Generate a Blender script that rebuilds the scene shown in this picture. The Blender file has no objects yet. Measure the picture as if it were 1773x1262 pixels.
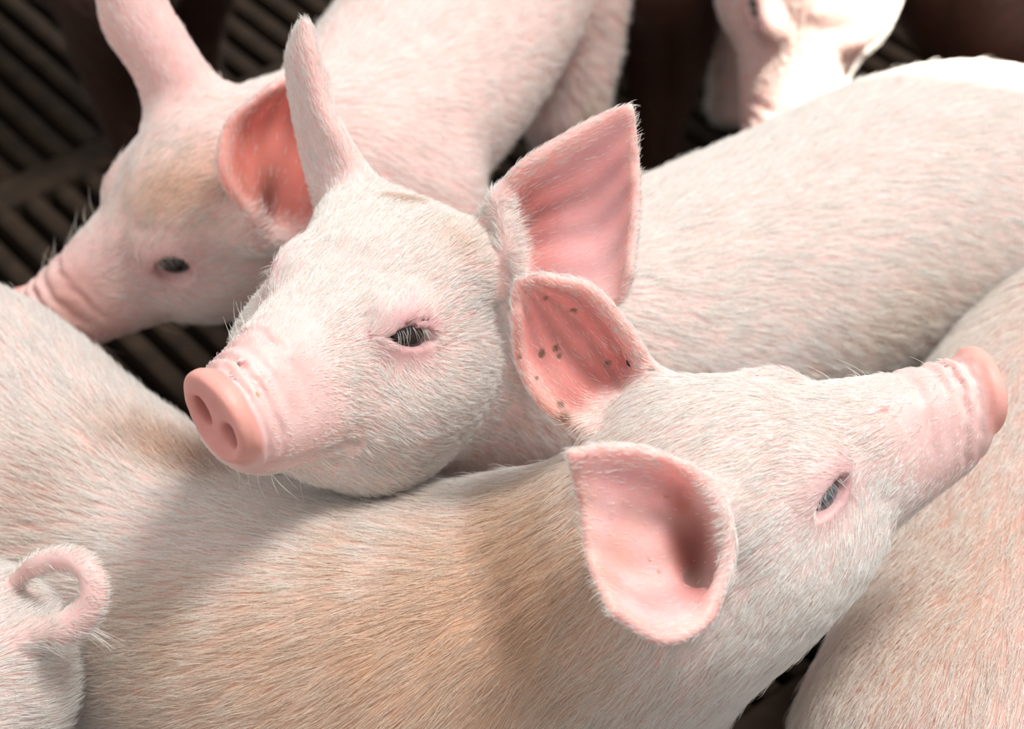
import bpy, math, time
import numpy as np
from mathutils import Matrix, Vector
from mathutils.bvhtree import BVHTree
T00 = time.time()
QUICK = False            # True: no fur, for shape checks
rng = np.random.default_rng(7)
scn = bpy.context.scene
col = scn.collection

# ------------------------------------------------------------------ camera
FPX = 3546.0
TH = math.radians(42.0)
CAMP = np.array([0.0, 0.0, 1.02])
FW = np.array([0.0, math.cos(TH), -math.sin(TH)])
UP = np.array([0.0, math.sin(TH), math.cos(TH)])
RT = np.array([1.0, 0.0, 0.0])
cam_d = bpy.data.cameras.new('camera')
cam_d.sensor_fit = 'HORIZONTAL'
cam_d.sensor_width = 36.0
cam_d.lens = 72.0
cam_d.clip_start = 0.02
cam_d.dof.use_dof = True
cam_d.dof.focus_distance = 0.91
cam_d.dof.aperture_fstop = 8.0
cam = bpy.data.objects.new('camera', cam_d)
col.objects.link(cam)
cam.location = CAMP
cam.rotation_euler = (math.radians(90) - TH, 0, 0)
scn.camera = cam

# ------------------------------------------------------------------ light
world = bpy.data.worlds.new('barn_daylight')
scn.world = world
world.use_nodes = True
bg = world.node_tree.nodes['Background']
bg.inputs['Color'].default_value = (1.0, 0.975, 0.955, 1)
bg.inputs['Strength'].default_value = 0.72


def aim(o, loc, target):
    o.location = loc
    d = Vector(target) - Vector(loc)
    o.rotation_euler = d.to_track_quat('-Z', 'Y').to_euler()


key_d = bpy.data.lights.new('skylight_panel', 'AREA')
key_d.shape = 'RECTANGLE'
key_d.size = 0.6
key_d.size_y = 0.6
key_d.energy = 63.0
key_d.color = (1.0, 0.985, 0.955)
key = bpy.data.objects.new('skylight_panel', key_d)
col.objects.link(key)
aim(key, (0.85, 0.82, 2.65), (0.0, 0.85, 0.3))

sun_d = bpy.data.lights.new('sunbeam', 'SPOT')
sun_d.energy = 7000.0
sun_d.spot_size = math.radians(3.1)
sun_d.spot_blend = 0.12
sun_d.shadow_soft_size = 0.02
sun_d.color = (1.0, 0.93, 0.80)
sun = bpy.data.objects.new('sunbeam', sun_d)
col.objects.link(sun)
aim(sun, (1.7, 0.28, 4.6), (0.30, 1.155, 0.30))

scn.view_settings.view_transform = 'Standard'
scn.view_settings.look = 'None'
scn.view_settings.gamma = 1.0
scn.view_settings.use_curve_mapping = False
scn.view_settings.exposure = 0.0


scn.cycles.max_bounces = 5
scn.cycles.diffuse_bounces = 3
scn.cycles.glossy_bounces = 2
scn.cycles.use_adaptive_sampling = True
scn.cycles.adaptive_threshold = 0.05
scn.cycles.time_limit = 850


# ------------------------------------------------------------------ camera geometry helpers
def at_depth(px, py, D):
    return CAMP + D * (FW + RT * (px - 886.5) / FPX - UP * (py - 631.0) / FPX)


def at_height(px, py, h):
    d = FW + RT * (px - 886.5) / FPX - UP * (py - 631.0) / FPX
    return CAMP + d * (h - CAMP[2]) / d[2]


def project(p):
    v = np.asarray(p) - CAMP
    D = v @ FW
    return 886.5 + FPX * (v @ RT) / D, 631.0 - FPX * (v @ UP) / D, D


# ------------------------------------------------------------------ materials
def new_mat(name):
    m = bpy.data.materials.new(name)
    m.use_nodes = True
    nt = m.node_tree
    return m, nt, nt.nodes['Principled BSDF']


def skin_material():
    m, nt, b = new_mat('piglet_skin')
    at = nt.nodes.new('ShaderNodeAttribute'); at.attribute_name = 'skin'
    tc = nt.nodes.new('ShaderNodeTexCoord')
    n1 = nt.nodes.new('ShaderNodeTexNoise'); n1.inputs['Scale'].default_value = 60; n1.inputs['Detail'].default_value = 5
    mx = nt.nodes.new('ShaderNodeMix'); mx.data_type = 'RGBA'; mx.blend_type = 'MULTIPLY'
    rp = nt.nodes.new('ShaderNodeValToRGB')
    rp.color_ramp.elements[0].position = 0.3; rp.color_ramp.elements[0].color = (0.90, 0.80, 0.80, 1)
    rp.color_ramp.elements[1].position = 0.65; rp.color_ramp.elements[1].color = (1, 1, 1, 1)
    nt.links.new(tc.outputs['Object'], n1.inputs['Vector'])
    nt.links.new(n1.outputs['Fac'], rp.inputs['Fac'])
    mx.inputs[0].default_value = 0.8
    nt.links.new(at.outputs['Color'], mx.inputs[6])
    nt.links.new(rp.outputs['Color'], mx.inputs[7])
    nt.links.new(mx.outputs[2], b.inputs['Base Color'])
    b.inputs['Roughness'].default_value = 0.46
    b.inputs['Specular IOR Level'].default_value = 0.35
    b.inputs['Subsurface Weight'].default_value = 0.45
    ae = nt.nodes.new('ShaderNodeAttribute'); ae.attribute_name = 'ear'
    mr = nt.nodes.new('ShaderNodeMapRange'); mr.inputs['To Min'].default_value = 0.40; mr.inputs['To Max'].default_value = 1.0
    nt.links.new(ae.outputs['Fac'], mr.inputs['Value']); nt.links.new(mr.outputs['Result'], b.inputs['Subsurface Weight'])
    ms = nt.nodes.new('ShaderNodeMapRange'); ms.inputs['To Min'].default_value = 0.005; ms.inputs['To Max'].default_value = 0.008
    nt.links.new(ae.outputs['Fac'], ms.inputs['Value']); nt.links.new(ms.outputs['Result'], b.inputs['Subsurface Scale'])
    b.inputs['Subsurface Radius'].default_value = (1.0, 0.32, 0.2)
    b.inputs['Subsurface Scale'].default_value = 0.006
    n2 = nt.nodes.new('ShaderNodeTexNoise'); n2.inputs['Scale'].default_value = 700; n2.inputs['Detail'].default_value = 3
    bp = nt.nodes.new('ShaderNodeBump'); bp.inputs['Strength'].default_value = 0.25; bp.inputs['Distance'].default_value = 0.0006
    nt.links.new(tc.outputs['Object'], n2.inputs['Vector'])
    nt.links.new(n2.outputs['Fac'], bp.inputs['Height'])
    nt.links.new(bp.outputs['Normal'], b.inputs['Normal'])
    return m


def fur_material():
    m = bpy.data.materials.new('piglet_hair'); m.use_nodes = True
    nt = m.node_tree
    nt.nodes.clear()
    out = nt.nodes.new('ShaderNodeOutputMaterial')
    at = nt.nodes.new('ShaderNodeAttribute'); at.attribute_name = 'tint'
    df = nt.nodes.new('ShaderNodeBsdfDiffuse')
    tr = nt.nodes.new('ShaderNodeBsdfTranslucent')
    gl = nt.nodes.new('ShaderNodeBsdfGlossy'); gl.inputs['Roughness'].default_value = 0.35
    m1 = nt.nodes.new('ShaderNodeMixShader'); m1.inputs[0].default_value = 0.42
    m2 = nt.nodes.new('ShaderNodeMixShader'); m2.inputs[0].default_value = 0.05
    nt.links.new(at.outputs['Color'], df.inputs['Color'])
    nt.links.new(at.outputs['Color'], tr.inputs['Color'])
    nt.links.new(df.outputs[0], m1.inputs[1]); nt.links.new(tr.outputs[0], m1.inputs[2])
    nt.links.new(m1.outputs[0], m2.inputs[1]); nt.links.new(gl.outputs[0], m2.inputs[2])
    nt.links.new(m2.outputs[0], out.inputs['Surface'])
    return m


def plain_material(name, rgb, rough=0.6, noise=None, spec=0.3):
    m, nt, b = new_mat(name)
    b.inputs['Base Color'].default_value = (*rgb, 1)
    b.inputs['Roughness'].default_value = rough
    b.inputs['Specular IOR Level'].default_value = spec
    if noise:
        tc = nt.nodes.new('ShaderNodeTexCoord')
        n1 = nt.nodes.new('ShaderNodeTexNoise'); n1.inputs['Scale'].default_value = noise; n1.inputs['Detail'].default_value = 6
        rp = nt.nodes.new('ShaderNodeValToRGB')
        rp.color_ramp.elements[0].position = 0.3
        rp.color_ramp.elements[0].color = (*[c * 0.45 for c in rgb], 1)
        rp.color_ramp.elements[1].position = 0.7
        rp.color_ramp.elements[1].color = (*[min(1, c * 1.3) for c in rgb], 1)
        nt.links.new(tc.outputs['Object'], n1.inputs['Vector'])
        nt.links.new(n1.outputs['Fac'], rp.inputs['Fac'])
        nt.links.new(rp.outputs['Color'], b.inputs['Base Color'])
    return m


SKIN = skin_material()
FUR = fur_material()
EYE = plain_material('dark_eye', (0.012, 0.010, 0.010), 0.06, spec=0.6)
EYE_GREY = plain_material('grey_eye', (0.10, 0.12, 0.13), 0.08, spec=0.6)
SLAT = plain_material('soiled_slat', (0.036, 0.021, 0.011), 0.8, 45)
PIT = plain_material('slurry_pit', (0.004, 0.0035, 0.003), 0.9)
LASH = plain_material('pale_lash', (0.75, 0.66, 0.58), 0.5)


def tag(o, label=None, cat=None, group=None, kind=None):
    if label: o['label'] = label
    if cat: o['category'] = cat
    if group: o['group'] = group
    if kind: o['kind'] = kind
    return o


# ------------------------------------------------------------------ floor: slats over a pit
def build_floor():
    pm = bpy.data.meshes.new('floor')
    pm.from_pydata([(-3, -1.5, -0.35), (3, -1.5, -0.35), (3, 4, -0.35), (-3, 4, -0.35)], [], [(0, 1, 2, 3)])
    pm.materials.append(PIT)
    fl = bpy.data.objects.new('floor', pm); col.objects.link(fl)
    tag(fl, kind='structure')
    a = at_height(0, 70, 0); b = at_height(198, 243, 0)
    d = (b - a)[:2]; ang = math.atan2(d[1], d[0])
    ux = np.array([math.cos(ang), math.sin(ang)]); uy = np.array([-ux[1], ux[0]])
    # spacing between slots measured across their length
    p0 = at_height(16, 342, 0)[:2]; p1 = at_height(68, 321, 0)[:2]
    pitch = abs((p1 - p0) @ uy)
    cross = at_height(60, 310, 0)[:2]
    # one slat: a bevelled bar lying along its own x
    def bar(name, L, w, t):
        bv = 0.0035
        xs = [-L / 2, L / 2]
        prof = [(-w / 2, -t), (w / 2, -t), (w / 2, -bv), (w / 2 - bv, 0), (-w / 2 + bv, 0), (-w / 2, -bv)]
        vs = [(x, y, z) for x in xs for (y, z) in prof]
        n = len(prof)
        fs = [tuple(range(n))[::-1], tuple(range(n, 2 * n))]
        fs += [(i, (i + 1) % n, n + (i + 1) % n, n + i) for i in range(n)]
        me = bpy.data.meshes.new(name)
        me.from_pydata(vs, [], fs); me.materials.append(SLAT)
        return me
    L = 0.36
    slat = bar('slat', L, pitch * 0.56, 0.03)
    beam_w = 0.034
    nslat = 0
    org = cross
    rows = range(-4, 7)
    spots = []
    for r in rows:
        for i in range(-70, 71):
            c = org + ux * ((L + beam_w) * (r + 0.5)) + uy * (pitch * (i + 0.5))
            x, y, D = project((c[0], c[1], 0))
            seen = -260 < x < 2050 and -220 < y < 1450 and not (560 < y < 1050 and 450 < x < 1300)
            spots.append((0 if seen else 1, math.hypot(c[0] - 0.0, c[1] - 1.0), c[0], c[1]))
    spots.sort()
    for _, _, x, y in spots[:298]:
        o = bpy.data.objects.new('slat', slat); col.objects.link(o)
        o.parent = fl
        o.location = (x, y, rng.normal(0, 0.0008)); o.rotation_euler = (0, 0, ang)
        nslat += 1
    Lb = 4.0
    beam = bar('cross_beam', Lb, beam_w, 0.05)
    for r in range(-4, 8):
        c = org + ux * ((L + beam_w) * r - beam_w * 0.0)
        c = c - ux * 0.0
        o = bpy.data.objects.new('cross_beam', beam); col.objects.link(o); o.parent = fl
        o.location = (c[0], c[1], 0.001); o.rotation_euler = (0, 0, ang + math.pi / 2)
    print('slats', nslat, 'pitch', pitch)


build_floor()


# ------------------------------------------------------------------ implicit surface engine
def smin(a, b, k):
    h = np.clip(0.5 + 0.5 * (b - a) / k, 0, 1)
    return b + (a - b) * h - k * h * (1 - h)


def smax(a, b, k):
    return -smin(-a, -b, k)


class Model:
    def __init__(self):
        self.items = []     # (fn, op, k, centre, radius)
        self.pack = None
        self.segs = {}

    def add(self, fn, op, k, c, r):
        self.items.append((fn, op, k, np.asarray(c, float), r))

    def select(self, c, rad):
        if self.pack is None:
            self.pack = (np.array([i[3] for i in self.items]), np.array([i[4] + i[2] + 0.006 for i in self.items]))
        C, Rd = self.pack
        m = ((C - c) ** 2).sum(1) <= (Rd + rad) ** 2
        out = []
        for it, k in zip(self.items, m):
            if k:
                sg = self.segs.get(id(it[0]))
                if sg is not None and (np.sqrt(((sg[0] - c) ** 2).sum(1)) - sg[1]).min() > rad + it[2] + 0.004: continue
                out.append(it)
        return out

    def eval(self, p, items=None):
        d = np.full(p.shape[0], 0.2)
        for fn, op, k, c, r in (self.items if items is None else items):
            if op == 'u':
                d = smin(d, fn(p), k)
            elif op == 's':
                d = smax(d, -fn(p), k)
            else:
                d = fn(p, d)
        return d

    # shapes
    def ellipsoid(self, c, R, rad, op='u', k=0.01):
        c = np.asarray(c, float); rad = np.asarray(rad, float); R = np.asarray(R, float)
        def fn(p):
            q = (p - c) @ R
            k0 = np.sqrt(((q / rad) ** 2).sum(1)) + 1e-9
            k1 = np.sqrt(((q / rad ** 2) ** 2).sum(1)) + 1e-9
            return k0 * (k0 - 1) / k1
        self.add(fn, op, k, c, rad.max())

    def chain(self, pts, rr, op='u', k=0.01, n=None, flat=1.0):
        pts = np.asarray(pts, float); rr = np.asarray(rr, float)
        if n:
            pts, rr = spline(pts, n), spline(rr[:, None], n)[:, 0]
        A, Bp, ra, rb = pts[:-1], pts[1:], rr[:-1], rr[1:]
        AB = Bp - A; L2 = (AB ** 2).sum(1); sc = (A + Bp) / 2; sr = np.sqrt(L2) / 2 + np.maximum(ra, rb)
        A, AB, ra, rb, L2 = [v.astype(np.float32) for v in (A, AB, ra, rb, L2)]
        def fn(p):
            p = p.astype(np.float32)
            d = np.full(len(p), 1.0, np.float32)
            step = max(1, len(p) // 17)
            e = p[::step, None] - A[None]
            t = np.clip(np.einsum('ijk,jk->ij', e, AB) / L2, 0, 1)
            e = e - t[..., None] * AB
            near = np.unique(np.argmin(np.sqrt(np.einsum('ijk,ijk->ij', e, e)) - (ra + (rb - ra) * t), 1))
            for i in range(max(near[0] - 1, 0), min(near[-1] + 2, len(A))):
                pa = p - A[i]
                t = np.clip((pa @ AB[i]) / L2[i], 0, 1)
                e = pa - t[:, None] * AB[i]
                d = np.minimum(d, np.sqrt(np.einsum('ij,ij->i', e, e)) - (ra[i] + (rb[i] - ra[i]) * t))
            return d.astype(float)
        self.segs[id(fn)] = (sc, sr)
        c0 = (pts.min(0) + pts.max(0)) / 2
        self.add(fn, op, k, c0, (np.linalg.norm(pts - c0, axis=1) + rr).max())
        return pts, rr

    def mesh(self, h, lo, hi):
        N = 10
        B = N * h
        nb = np.ceil((hi - lo) / B).astype(int)
        g = np.stack(np.meshgrid(*[np.arange(n) for n in nb], indexing='ij'), -1).reshape(-1, 3)
        cen = lo + (g + 0.5) * B
        dc = self.eval(cen)
        act = g[np.abs(dc) < B * 0.87 * 1.08 + 0.004]
        ar = np.arange(N + 1)
        base = np.stack(np.meshgrid(ar, ar, ar, indexing='ij'), -1).reshape(-1, 3)
        dims = nb * N + 4
        def key(c):
            c = c + 2
            return (c[:, 0] * dims[1] + c[:, 1]) * dims[2] + c[:, 2]
        K, VP, Q = [], [], []
        E = []
        for c0 in range(8):
            a = np.array([c0 >> 2 & 1, c0 >> 1 & 1, c0 & 1])
            for ax in range(3):
                if a[ax] == 0:
                    b = a.copy(); b[ax] = 1
                    E.append((a, b))
        for blk in act:
            o = lo + blk * B
            it = self.select(o + B / 2, B * 0.87)
            if not it: continue
            v = self.eval(o + base * h, it)
            if v.min() >= 0 or v.max() < 0: continue
            v = v.reshape(N + 1, N + 1, N + 1)
            s = v < 0
            cnt = np.zeros((N, N, N), int)
            for i in (0, 1):
                for j in (0, 1):
                    for k in (0, 1):
                        cnt += s[i:N + i, j:N + j, k:N + k]
            cells = np.argwhere((cnt > 0) & (cnt < 8))
            if len(cells) == 0: continue
            acc = np.zeros((len(cells), 3)); num = np.zeros(len(cells))
            for a, b in E:
                ia, ib = cells + a, cells + b
                va = v[ia[:, 0], ia[:, 1], ia[:, 2]]; vb = v[ib[:, 0], ib[:, 1], ib[:, 2]]
                m = (va < 0) != (vb < 0)
                t = np.where(m, va / np.where(m, va - vb, 1), 0)
                acc += np.where(m[:, None], a + t[:, None] * (b - a), 0); num += m
            gc = blk * N
            K.append(key(cells + gc)); VP.append(o + (cells + acc / num[:, None]) * h)
            for ax in range(3):
                sl0 = [slice(0, N)] * 3; sl1 = [slice(0, N)] * 3; sl1[ax] = slice(1, N + 1)
                s0, s1 = s[tuple(sl0)], s[tuple(sl1)]
                e = np.argwhere(s0 != s1)
                if len(e) == 0: continue
                fl = s0[e[:, 0], e[:, 1], e[:, 2]]
                u = np.eye(3, dtype=int)[(ax + 1) % 3]; w = np.eye(3, dtype=int)[(ax + 2) % 3]
                e = e + gc
                q = np.stack([key(e - u - w), key(e - w), key(e), key(e - u)], 1)
                q[~fl] = q[~fl][:, ::-1]
                Q.append(q)
        K = np.concatenate(K); VP = np.concatenate(VP); Q = np.concatenate(Q)
        o = np.argsort(K); K = K[o]; VP = VP[o]
        idx = np.searchsorted(K, Q); idx = np.clip(idx, 0, len(K) - 1)
        ok = (K[idx] == Q).all(1)
        return VP, idx[ok]

    def eval_pts(self, p, block=0.045):
        out = np.zeros(len(p))
        kb = np.floor(p / block).astype(int)
        kk = (kb[:, 0] + 1000) * 4000000 + (kb[:, 1] + 1000) * 2000 + (kb[:, 2] + 1000)
        o = np.argsort(kk); ks = kk[o]
        st = np.r_[0, np.flatnonzero(np.diff(ks)) + 1, len(ks)]
        for a, b in zip(st[:-1], st[1:]):
            ii = o[a:b]
            c = (kb[ii[0]] + 0.5) * block
            out[ii] = self.eval(p[ii], self.select(c, block * 0.87))
        return out

    def project(self, p, it=2, maxstep=0.002):
        e = 0.0006
        tet = np.array([[1, 1, 1], [1, -1, -1], [-1, 1, -1], [-1, -1, 1]], float)
        for _ in range(it):
            vals = [self.eval_pts(p + e * t) for t in tet]
            g = sum(t * v[:, None] for t, v in zip(tet, vals)) / (4 * e)
            d = sum(vals) / 4
            gn = (g ** 2).sum(1)
            st = np.clip(d / np.maximum(np.sqrt(gn), 0.3), -maxstep, maxstep)
            p = p - (st / np.maximum(np.sqrt(gn), 1e-6))[:, None] * g
        return p


def spline(P, n):
    """Catmull-Rom through the rows of P, n samples."""
    P = np.asarray(P, float)
    m = len(P)
    Q = np.vstack([2 * P[0] - P[1], P, 2 * P[-1] - P[-2]])
    t = np.linspace(0, m - 1, n)
    i = np.minimum(t.astype(int), m - 2); f = (t - i)[:, None]
    a, b, c, d = Q[i], Q[i + 1], Q[i + 2], Q[i + 3]
    return 0.5 * (2 * b + (c - a) * f + (2 * a - 5 * b + 4 * c - d) * f ** 2 + (3 * b - a - 3 * c + d) * f ** 3)


def spline_grid(G, nu, nv):
    G = np.asarray(G, float)                     # rows (v) x cols (u) x 3
    A = np.stack([spline(r, nu) for r in G])     # v x nu x 3
    return np.stack([spline(A[:, j], nv) for j in range(nu)], 1)


def smooth01(x, a, b):
    t = np.clip((x - a) / (b - a), 0, 1)
    return t * t * (3 - 2 * t)


def sm1(x, a, b):
    t = min(1.0, max(0.0, (x - a) / (b - a)))
    return t * t * (3 - 2 * t)


def unit(v):
    v = np.asarray(v, float)
    return v / (np.linalg.norm(v, axis=-1, keepdims=True) + 1e-12)


_nw = rng.normal(0, 1, (24, 3)); _np = rng.uniform(0, 6.28, 24)
def wob(p, scale, seed=0):
    """smooth pseudo noise in about -1..1"""
    r = np.zeros(len(p))
    for i in range(6):
        j = (i + seed * 5) % 24
        r += np.sin((p @ _nw[j]) * (6.28 / scale) * (0.6 + 0.18 * i) + _np[j])
    return r / 3.2


# ------------------------------------------------------------------ the piglet head (x forward, y left, z up, metres)
HX = np.array([-110, -85, -60, -40, -20, 0, 15, 30, 45, 60, 75, 88, 100]) / 1000
HT = np.array([2, 13, 24, 30, 29.5, 24.5, 18, 11.5, 6, 1, -3, -6.5, -8]) / 1000
HB = np.array([-66, -72, -80, -86, -86, -82, -78, -74, -70, -66.5, -63, -57, -51]) / 1000
HW = np.array([42, 45, 48, 49.5, 48, 44.5, 41, 37.5, 34.5, 31.5, 28.5, 26, 24.5]) / 1000
_hx = np.linspace(-0.11, 0.10, 400)
def _tab(Y):
    t = np.interp(_hx, HX, np.arange(len(HX)))
    i = np.minimum(t.astype(int), len(HX) - 2); f = t - i
    Q = np.r_[2 * Y[0] - Y[1], Y, 2 * Y[-1] - Y[-2]]
    a, b, c, d = Q[i], Q[i + 1], Q[i + 2], Q[i + 3]
    return 0.5 * (2 * b + (c - a) * f + (2 * a - 5 * b + 4 * c - d) * f ** 2 + (3 * b - a - 3 * c + d) * f ** 3)
_tT, _tB, _tW = _tab(HT), _tab(HB), _tab(HW)
DISC_C = np.array([0.097, 0, -0.029])
_da = math.radians(20)
DISC_N = np.array([math.cos(_da), 0, -math.sin(_da)])
DISC_V = np.array([math.sin(_da), 0, math.cos(_da)])


def head_loft(q, dn=None):
    if dn is None: dn = DISC_N
    x = np.clip(q[:, 0], -0.11, 0.10)
    T = np.interp(x, _hx, _tT); Bm = np.interp(x, _hx, _tB); W = np.interp(x, _hx, _tW)
    zc = T * 0.45 + Bm * 0.55
    up = q[:, 2] > zc
    H = np.where(up, T - zc, zc - Bm)
    t = (q[:, 2] - zc) / H
    w = W * (1 - 0.30 * np.clip(t, 0, 1) ** 1.3)
    r = (np.abs(q[:, 1] / w) ** 2.4 + np.abs(t) ** 2.4) ** (1 / 2.4)
    d = (r - 1) * np.minimum(w, H) * 0.93
    # front closed by the plane of the snout disc, back by a soft cap
    d = smax(d, (q - DISC_C) @ dn + 0.001, 0.006)
    d = smax(d, -(q[:, 0] + 0.090), 0.05)
    return d


def close_holes(Q, n):
    """fill the odd missing face with quads along its border loop"""
    a = Q.ravel(); b = np.roll(Q, -1, 1).ravel()
    h = a.astype(np.int64) * n + b; o = b.astype(np.int64) * n + a
    m = ~np.isin(o, h)
    nxt = {int(y): int(x) for x, y in zip(a[m], b[m])}       # walk against the faces
    out = []
    while nxt:
        k0 = next(iter(nxt)); loop = [k0]; k = nxt.pop(k0)
        while k != k0 and k in nxt and len(loop) < 40:
            loop.append(k); k = nxt.pop(k)
        if k != k0 or len(loop) < 4: continue
        i, j = 0, len(loop) - 1
        while j - i >= 3:
            out.append((loop[i], loop[i + 1], loop[j - 1], loop[j])); i += 1; j -= 1
    if out: print('closed', len(out)); Q = np.vstack([Q, np.array(out)])
    return Q


class Piglet:
    def __init__(self, name, label, h):
        self.name, self.label, self.h = name, label, h
        self.m = Model()
        self.head = None
        self.ears = []
        self.spine = None
        self.eyes = []
        self.tail = None
        self.cuts = []
        self.stains = []  # dirt and rusty patches, plus shadows and glow painted into the coat
        self.tint = np.array([1.0, 1.0, 1.0])
        self.mud = 0.0
        self.dens = 1.0
        self.furlen = 1.0
        self.legs = True
        self.refine = 0
        self.lashes = 30
        self.coat = np.array((0.95, 0.925, 0.875))
        self.hide = np.array((0.83, 0.595, 0.56))

    def set_head(self, T, fwd, up, s, eyes=(1, -1), eye_mat=None, open_=1.0, yaw=0.0):
        ya = math.radians(yaw)
        DU = np.array((-math.sin(ya) * math.cos(_da), math.cos(ya), math.sin(ya) * math.sin(_da)))      # lateral axis of the disc
        DN = unit(np.cross(DU, DISC_V)); self.disc = (DU, DN)
        x = unit(fwd); z = np.asarray(up, float); z = unit(z - x * (z @ x)); y = np.cross(z, x)
        R = np.stack([x, y, z], 1)
        T = np.asarray(T, float)
        self.head = (T, R, s)
        m = self.m
        W = lambda l: T + s * (R @ np.asarray(l, float))
        self.W = W
        m.add(lambda p: head_loft((p - T) @ R / s, DN) * s, 'u', 0.02, W((-0.005, 0, -0.028)), 0.125 * s)
        for sg in (1, -1):
            m.ellipsoid(W((-0.022, sg * 0.034, -0.046)), R, np.array((0.042, 0.026, 0.030)) * s, 'u', 0.02 * s)   # cheek
            m.ellipsoid(W((-0.006, sg * 0.027, 0.006)), R, np.array((0.018, 0.010, 0.007)) * s, 'u', 0.016 * s)   # brow
        m.ellipsoid(W((-0.045, 0, 0.016)), R, np.array((0.036, 0.034, 0.014)) * s, 'u', 0.02 * s)                # poll
        m.ellipsoid(W((0.062, 0, -0.047)), R, np.array((0.024, 0.017, 0.010)) * s, 'u', 0.01 * s)               # chin
        # muzzle wrinkles, before the disc is added
        def wrinkle(p, d):
            q = (p - T) @ R / s
            dn = (q - DISC_C) @ DN
            xx = dn + 0.0016 * wob(q, 0.040, 1) + 0.0005 * wob(q, 0.012, 3)
            up = smooth01(q[:, 2], -0.048, -0.030)
            fine = smooth01(xx, -0.026, -0.016) * (1 - smooth01(xx, -0.006, -0.003)) * up
            broad = smooth01(xx, -0.050, -0.036) * (1 - smooth01(xx, -0.022, -0.014)) * smooth01(q[:, 2], -0.035, -0.012)
            p1 = np.sin(xx * 6.28 / 0.0078); p1 = np.where(p1 < 0, p1 * 1.5, p1 * 0.6)
            p2 = np.sin(xx * 6.28 / 0.0112 + 1.0); p2 = np.where(p2 < 0, p2 * 1.2, p2 * 0.6)
            br = 0.75 + 0.35 * wob(q, 0.030, 2)
            return d - s * (0.0015 * fine * p1 * br + 0.0009 * broad * p2 * br)
        m.add(wrinkle, 'd', 0.0, W((0.075, 0, -0.025)), 0.05 * s)
        # snout disc
        def disc(p):
            q = (p - T) @ R / s - DISC_C
            a = q @ DN; b = q @ DU; c = q @ DISC_V
            wr = 0.0228; hr = np.where(c > 0, 0.0230, 0.0225)
            wr = wr * (1 - 0.10 * np.clip(-c / 0.02, -1, 1))
            r = np.sqrt((b / wr) ** 2 + (c / hr) ** 2) + 1e-9
            rad = (r - 1) * np.minimum(wr, hr)
            a2 = a - 0.0015 - 0.0018 * smooth01(r, 0.55, 0.95)      # dished face with proud rim
            dx = rad + 0.0032; dy = np.abs(a2 + 0.004) - 0.0045 + 0.0032
            return (np.minimum(np.maximum(dx, dy), 0) + np.hypot(np.maximum(dx, 0), np.maximum(dy, 0)) - 0.0032) * s
        m.add(disc, 'u', 0.0022 * s, W(DISC_C), 0.028 * s)
        for sg in (1, -1):
            nc = DISC_C + DU * sg * 0.0102 - DISC_V * 0.0025 + DN * 0.0005
            e1 = unit(DN - DU * sg * 0.25)
            e2 = unit(np.cross(e1, unit(DISC_V * 0.85 + np.array((0, sg * 0.5, 0))))); e3 = np.cross(e1, e2)
            Rn = R @ np.stack([e1, e2, e3], 1)
            m.ellipsoid(W(nc), Rn, np.array((0.012, 0.0054, 0.0072)) * s, 's', 0.003 * s)
            # mouth line
            xs = np.array([0.086, 0.074, 0.062, 0.050, 0.038, 0.028]); zs = np.array([-47, -49, -50, -50.5, -50, -52]) / 1000
            ys = np.linspace(0, 0.06, 300)
            yy = [ys[np.argmax(head_loft(np.c_[np.full(300, x), ys, np.full(300, z)]) > 0)] for x, z in zip(xs, zs)]
            m.chain([W((x, sg * y, z)) for x, y, z in zip(xs, yy, zs)], np.array([0.0012, 0.0016, 0.0018, 0.0018, 0.0016, 0.0008]) * s, 's', 0.004 * s, n=12)
        for sg in eyes:
            out = unit((0.30, sg * 0.92, 0.16)); alo = unit(np.array((0.90, -sg * 0.20, 0.16)))
            alo = unit(alo - out * (alo @ out)); vup = np.cross(out, alo) * (sg)
            vup = vup if vup[2] > 0 else -vup
            Re = R @ np.stack([out, alo, vup], 1)
            ec = np.array((0.0, sg * 0.0365, -0.003))
            surf = ec
            m.ellipsoid(W(surf - out * 0.0075), Re, np.array((0.0132, 0.0215, 0.0165)) * s, 'u', 0.010 * s)           # lids
            m.chain([W(surf + out * 0.0035 + alo * a + vup * (0.0075 - 26 * a * a)) for a in (-0.013, -0.006, 0.0, 0.007, 0.0125)],
                    np.array([0.0006, 0.0012, 0.0014, 0.0012, 0.0006]) * s, 's', 0.003 * s, n=9)                       # lid crease
            m.ellipsoid(W(surf + out * 0.005 - vup * 0.0008), Re, np.array((0.0112, 0.0145, 0.0084 * open_)) * s, 's', 0.0014 * s)
            m.ellipsoid(W(surf + out * 0.0040 + alo * 0.0138 - vup * 0.0010), Re, np.array((0.003, 0.0050, 0.0014)) * s, 's', 0.0012 * s)
            self.eyes.append((W(surf - out * 0.0098), Re, 0.0145 * s, eye_mat or EYE, W(surf), s, open_))

    def add_ear(self, rows, D0, r0=0.0038, r1=0.0026, flip=False, k=0.012, root=0.013, red=0.5, G=None):
        """rows base->tip of (px, py, depth offset mm); normal of the sheet points to the inside of the ear"""
        if G is None: G = np.array([[at_depth(a, b, D0 + c / 1000.0) for a, b, c in row] for row in rows])
        S = spline_grid(G, 34, 34)
        nv, nu = S.shape[:2]
        V = S.reshape(-1, 3)
        f = [(i * nu + j, i * nu + j + 1, (i + 1) * nu + j + 1, (i + 1) * nu + j) for i in range(nv - 1) for j in range(nu - 1)]
        bvh = BVHTree.FromPolygons([tuple(v) for v in V], f)
        vv = np.repeat(np.arange(nv - 1), nu - 1) / (nv - 2); uu = np.tile(np.arange(nu - 1), nv - 1) / (nu - 2)
        edge = np.minimum(np.minimum(uu, 1 - uu), 1 - vv) * 2
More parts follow.
